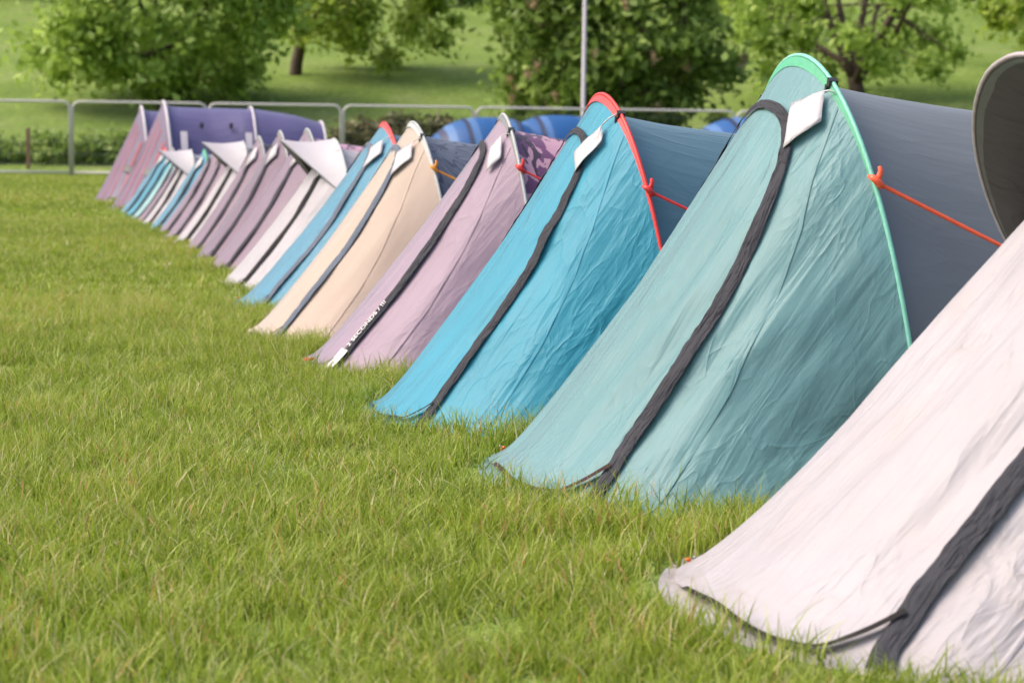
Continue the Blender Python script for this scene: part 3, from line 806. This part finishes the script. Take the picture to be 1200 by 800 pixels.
tree(346, 110, 84, 8.6, 9.2, -.1, 'yellow-green tree with a dark leaning trunk beside the wide leafy tree', 'yellow', 34, 17000, 80, .17, .24, .28, lean=.12, dx=2.3, cl_r=(.5, 1.0))
tree(712, 128, 68, 8.5, 8.6, .25, 'dense dark chestnut tree with pale blossom behind the lamp pole', 'chest', 47, 34000, 150, .17, .3, .25, blossom=45, cl_r=(.6, 1.1))
tree(1003, 102, 78, 9.0, 11.5, .5, 'open spreading tree with a forked brown trunk behind the teal tent', 'tree', 52, 17000, 90, .16, .36, .13, cl_r=(.35, .75))
tree(1225, 115, 86, 8.5, 7.0, .4, 'bushy green tree at the slope edge beyond the white hooded tent', 'yellow', 66, 12000, 44, .18, .2, .3)
tree(862, 40, 98, 7.5, 5.6, .3, 'pale green tree filling the gap between the chestnut and the spreading tree', 'yellow', 71, 9000, 36, .2, .2, .3)
tree(10, 4, 112, 7, 8.0, .3, 'distant dark tree high on the hillside above the wide leafy tree', 'tree', 83, 8000, 30, .22, .2, .3)
tree(540, 12, 116, 6, 5.5, .3, 'distant dark tree high on the hillside between the yellow-green and chestnut trees', 'chest', 91, 7000, 30, .22, .2, .3)

def hedge(name, x0, x1, Y, h, depth, mat, label, seed, n, leaf=.09):
    a, b = px_at(x0, 150, Y).x, px_at(x1, 150, Y).x; r = random.Random(seed); cen = []; rad = []
    k = max(6, int((b - a) / .35))
    for i in range(k * 3):
        x = r.uniform(a, b); y = Y + r.uniform(-depth, depth); hh = h * (.75 + .5 * noise.noise(Vector((x * .5, seed, 0))))
        cen.append((x, y, hill(x, y) + r.uniform(.1, 1.) * hh)); rad.append(r.uniform(.22, .5))
    o = empty(name, (0, 0, 0)); c0 = Vector(((a + b) / 2, Y, hill((a + b) / 2, Y))); o.location = c0
    cen = [tuple(Vector(c) - c0) for c in cen]
    stems = []
    for c in cen[::3]:
        stems.append(limb((c[0] + r.uniform(-.2, .2), c[1], -.2 + hill(c0.x + c[0], c0.y + c[1]) - c0.z), c, .03, .01, .15, seed, 5, 4)[0])
    obj('stem', mesh('stems', *join(stems)), o, M['bark'])['kind'] = 'stuff'
    obj('foliage', leaf_cloud(cen, rad, n, leaf, seed), o, LEAF[mat])
    tag(o, label, 'hedge'); return o
hedge('hedge', 385, 590, 61, 1.9, .9, 'bramble', 'rough brown-green bramble hedge behind the wire fence', 5, 20000)
hedge('hedge', 590, 850, 60.5, 1.2, .6, 'hedge', 'low green hedge at the foot of the chestnut tree', 6, 13000)
hedge('hedge', 835, 1010, 64, 2.4, .8, 'hedge', 'yellow-green hedge between the chestnut and the spreading tree', 7, 14000)
hedge('hedge', -160, 200, 62, .85, .9, 'bank', 'low loose green hedge behind the fence beside the violet tunnel tents', 8, 24000)
hedge('hedge', 200, 385, 63, 1.0, .8, 'hedge', 'thin low hedge behind the fence under the wide leafy tree', 9, 13000)

# lamp pole
q = px_at(683.5, 122, 57.0); o = empty('lamp_pole', (q.x, q.y, 0))
obj('post', mesh('post', *tube_data([Vector((0, 0, -.2)), Vector((0, 0, 1.1)), Vector((0, 0, 1.12)), Vector((0, 0, 7.5))], [.085, .085, .062, .05], 14)), o, M['lamp'])
obj('arm', mesh('arm', *tube_data([Vector((0, 0, 7.4)), Vector((0, -.1, 7.75)), Vector((0, -.7, 7.95))], [.04, .035, .03], 10)), o, M['lamp'])
obj('lantern', mesh('lantern', *join([box_data((0, -.95, 7.96), (.22, .6, .1)), box_data((0, -.95, 7.9), (.17, .5, .05))]), smooth=False), o, M['lamp'])
tag(o, 'slim pale grey lamp pole in front of the chestnut tree', 'lamp pole')
# wooden frame on the slope, stakes by the hedge
q = px_at(489, 66, 104); z = hill(q.x, q.y); o = empty('wooden_frame', (q.x, q.y, z - .05), .2)
for x in (-.45, .45): obj('post', mesh('post', *box_data((x, 0, .75), (.12, .12, 1.6)), smooth=False), o, M['wood'])
for zz in (.35, .8, 1.25): obj('rail', mesh('rail', *box_data((0, -.09, zz), (1.2, .05, .2)), smooth=False), o, M['wood'])
tag(o, 'small brown wooden rail frame on the grass slope', 'rail frame')
q = px_at(33, 160, 60); z = hill(q.x, q.y); o = obj('stake', mesh('stake', *join([box_data((0, 0, .55), (.11, .10, 1.4)), box_data((.02, -.02, 1.27), (.07, .06, .05))]), smooth=False), mat=M['wood'])
o.location = (q.x, q.y, z - .1); tag(o, 'short brown wooden stake behind the wire fence', 'stake')

# ------------------------------------------------------------------ grass
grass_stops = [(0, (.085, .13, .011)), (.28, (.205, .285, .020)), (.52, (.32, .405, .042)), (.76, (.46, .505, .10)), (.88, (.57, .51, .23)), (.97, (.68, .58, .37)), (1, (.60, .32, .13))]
M['grass'] = leaf_mat('grass_blades', grass_stops, .42, .42, inst=True, spec=.35)
def tuft(name, seed, n, radius, hmin, hmax, width, segs, dry=.07):
    r = random.Random(seed); V = []; Fc = []; T_ = []
    for b in range(n):
        a = r.uniform(0, 2 * PI); d = radius * math.sqrt(r.random()); x, y = d * math.cos(a), d * math.sin(a)
        h = r.uniform(hmin, hmax) * (1.35 if r.random() < .08 else 1.); dirn = r.uniform(0, 2 * PI); bend = h * r.uniform(.1, .75) * (1.5 if r.random() < .2 else 1)
        w = width * r.uniform(.6, 1.25); dx, dy = math.cos(dirn), math.sin(dirn); f = r.uniform(0, PI); sx, sy = math.cos(f), math.sin(f)
        u = r.random()
        base = r.uniform(.82, .98) if u < dry else min(.78, max(.05, r.gauss(.42, .19)))
        o = len(V)
        for i in range(segs + 1):
            q = i / segs; z = h * q * (1 - .22 * q * (bend / h)); k = bend * q * q
            ww = w * (1 - q ** 2.2) * .5
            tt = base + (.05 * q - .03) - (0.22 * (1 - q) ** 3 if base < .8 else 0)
            if i < segs:
                V += [(x + dx * k - sx * ww, y + dy * k - sy * ww, z - .004), (x + dx * k + sx * ww, y + dy * k + sy * ww, z - .004)]; T_ += [tt, tt]
            else:
                V.append((x + dx * k, y + dy * k, z - .004)); T_.append(tt + (.12 if r.random() < .15 else .02))
        for i in range(segs - 1): Fc.append((o + 2 * i, o + 2 * i + 1, o + 2 * i + 3, o + 2 * i + 2))
        Fc.append((o + 2 * segs - 2, o + 2 * segs - 1, o + 2 * segs))
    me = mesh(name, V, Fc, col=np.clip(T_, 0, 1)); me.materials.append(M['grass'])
    return bpy.data.objects.new(name, me)
def scatter(name, pts, rot, scl, idx, patch, protos, label):
    coll = bpy.data.collections.new(name + '_tufts')
    for i, p_ in enumerate(protos): p_.name = '%s_tuft_%02d' % (name, i); coll.objects.link(p_)
    me = bpy.data.meshes.new(name); me.vertices.add(len(pts)); me.vertices.foreach_set('co', np.asarray(pts, np.float32).ravel())
    for nm, ty, dat in (('rot', 'FLOAT_VECTOR', rot), ('scl', 'FLOAT_VECTOR', scl), ('patch', 'FLOAT', patch), ('idx', 'INT', idx)):
        at = me.attributes.new(nm, ty, 'POINT'); at.data.foreach_set('vector' if ty == 'FLOAT_VECTOR' else 'value', np.asarray(dat).ravel())
    o = obj(name, me)
    ng = bpy.data.node_groups.new(name, 'GeometryNodeTree')
    ng.interface.new_socket('Geometry', in_out='INPUT', socket_type='NodeSocketGeometry'); ng.interface.new_socket('Geometry', in_out='OUTPUT', socket_type='NodeSocketGeometry')
    gi, go = ng.nodes.new('NodeGroupInput'), ng.nodes.new('NodeGroupOutput')
    ip = ng.nodes.new('GeometryNodeInstanceOnPoints'); ci = ng.nodes.new('GeometryNodeCollectionInfo')
    ci.inputs['Collection'].default_value = coll; ci.inputs['Separate Children'].default_value = True; ci.inputs['Reset Children'].default_value = True
    ip.inputs['Pick Instance'].default_value = True
    def na(nm, ty):
        n_ = ng.nodes.new('GeometryNodeInputNamedAttribute'); n_.data_type = ty; n_.inputs['Name'].default_value = nm; return n_.outputs['Attribute']
    ng.links.new(gi.outputs[0], ip.inputs['Points']); ng.links.new(ci.outputs[0], ip.inputs['Instance'])
    ng.links.new(na('idx', 'INT'), ip.inputs['Instance Index']); ng.links.new(na('rot', 'FLOAT_VECTOR'), ip.inputs['Rotation']); ng.links.new(na('scl', 'FLOAT_VECTOR'), ip.inputs['Scale'])
    ng.links.new(ip.outputs[0], go.inputs[0])
    md = o.modifiers.new('scatter', 'NODES'); md.node_group = ng
    tag(o, label, 'grass', kind='stuff'); return o
def inside_tents(P, margin):
    m_ = np.zeros(len(P), bool)
    for c, rz, L, W, back in FOOT:
        d = P[:, :2] - np.array([c.x, c.y]); cr, sr = math.cos(rz), math.sin(rz)
        u = d[:, 0] * cr + d[:, 1] * sr; v = -d[:, 0] * sr + d[:, 1] * cr
        a = np.abs(v) / (W + margin)
        m_ |= (u > -.02) & (a < 1) & (u < (L + margin) * np.maximum(0, 1 - a * a) ** .4)
        m_ |= (u <= 0) & (u > -back - margin) & (np.abs(v) < (W + margin) * np.interp(-u * 2 / back, [x for x, _ in BODY_W], [y for _, y in BODY_W]))
    return m_
def wedge(y0, y1, dens, side):
    k = int((y1 - y0) * (y1 * .53 + 2 * side) * dens)
    y = nrg.uniform(y0, y1, k); x = nrg.uniform(-1, 1, k) * (y1 * .265 + side)
    keep = np.abs(x) < y * .265 + side
    return np.stack([x[keep], y[keep], np.zeros(keep.sum())], 1)
def fbm(P, s, seed):
    return np.array([noise.noise(Vector((p[0] * s, p[1] * s, seed))) for p in P])
def lay(name, y0, y1, dens, protos, label, margin, hs=1., side=1.2):
    P = wedge(y0, y1, dens, side); P = P[~inside_tents(P, margin)]
    n1 = fbm(P, .9, 3.); n2 = fbm(P, 3.2, 8.); n3 = fbm(P, .28, 5.)
    hgt = .76 * hs * np.clip(1 + .4 * n1 + .55 * n2, .4, 1.9); wd = 1 + .2 * n2
    hgt *= np.where(inside_tents(P, margin + .16), 1.2, 1.)     # unmown fringe along the hems
    rot = np.stack([nrg.normal(0, .10, len(P)), nrg.normal(0, .10, len(P)), nrg.uniform(0, 6.28, len(P))], 1)
    scl = np.stack([wd, wd, hgt], 1); patch = .13 * n2 + .17 * n3 + nrg.normal(0, .05, len(P))
    scatter(name, P, rot, scl, nrg.integers(0, len(protos), len(P)).astype(np.int32), patch, protos, label)
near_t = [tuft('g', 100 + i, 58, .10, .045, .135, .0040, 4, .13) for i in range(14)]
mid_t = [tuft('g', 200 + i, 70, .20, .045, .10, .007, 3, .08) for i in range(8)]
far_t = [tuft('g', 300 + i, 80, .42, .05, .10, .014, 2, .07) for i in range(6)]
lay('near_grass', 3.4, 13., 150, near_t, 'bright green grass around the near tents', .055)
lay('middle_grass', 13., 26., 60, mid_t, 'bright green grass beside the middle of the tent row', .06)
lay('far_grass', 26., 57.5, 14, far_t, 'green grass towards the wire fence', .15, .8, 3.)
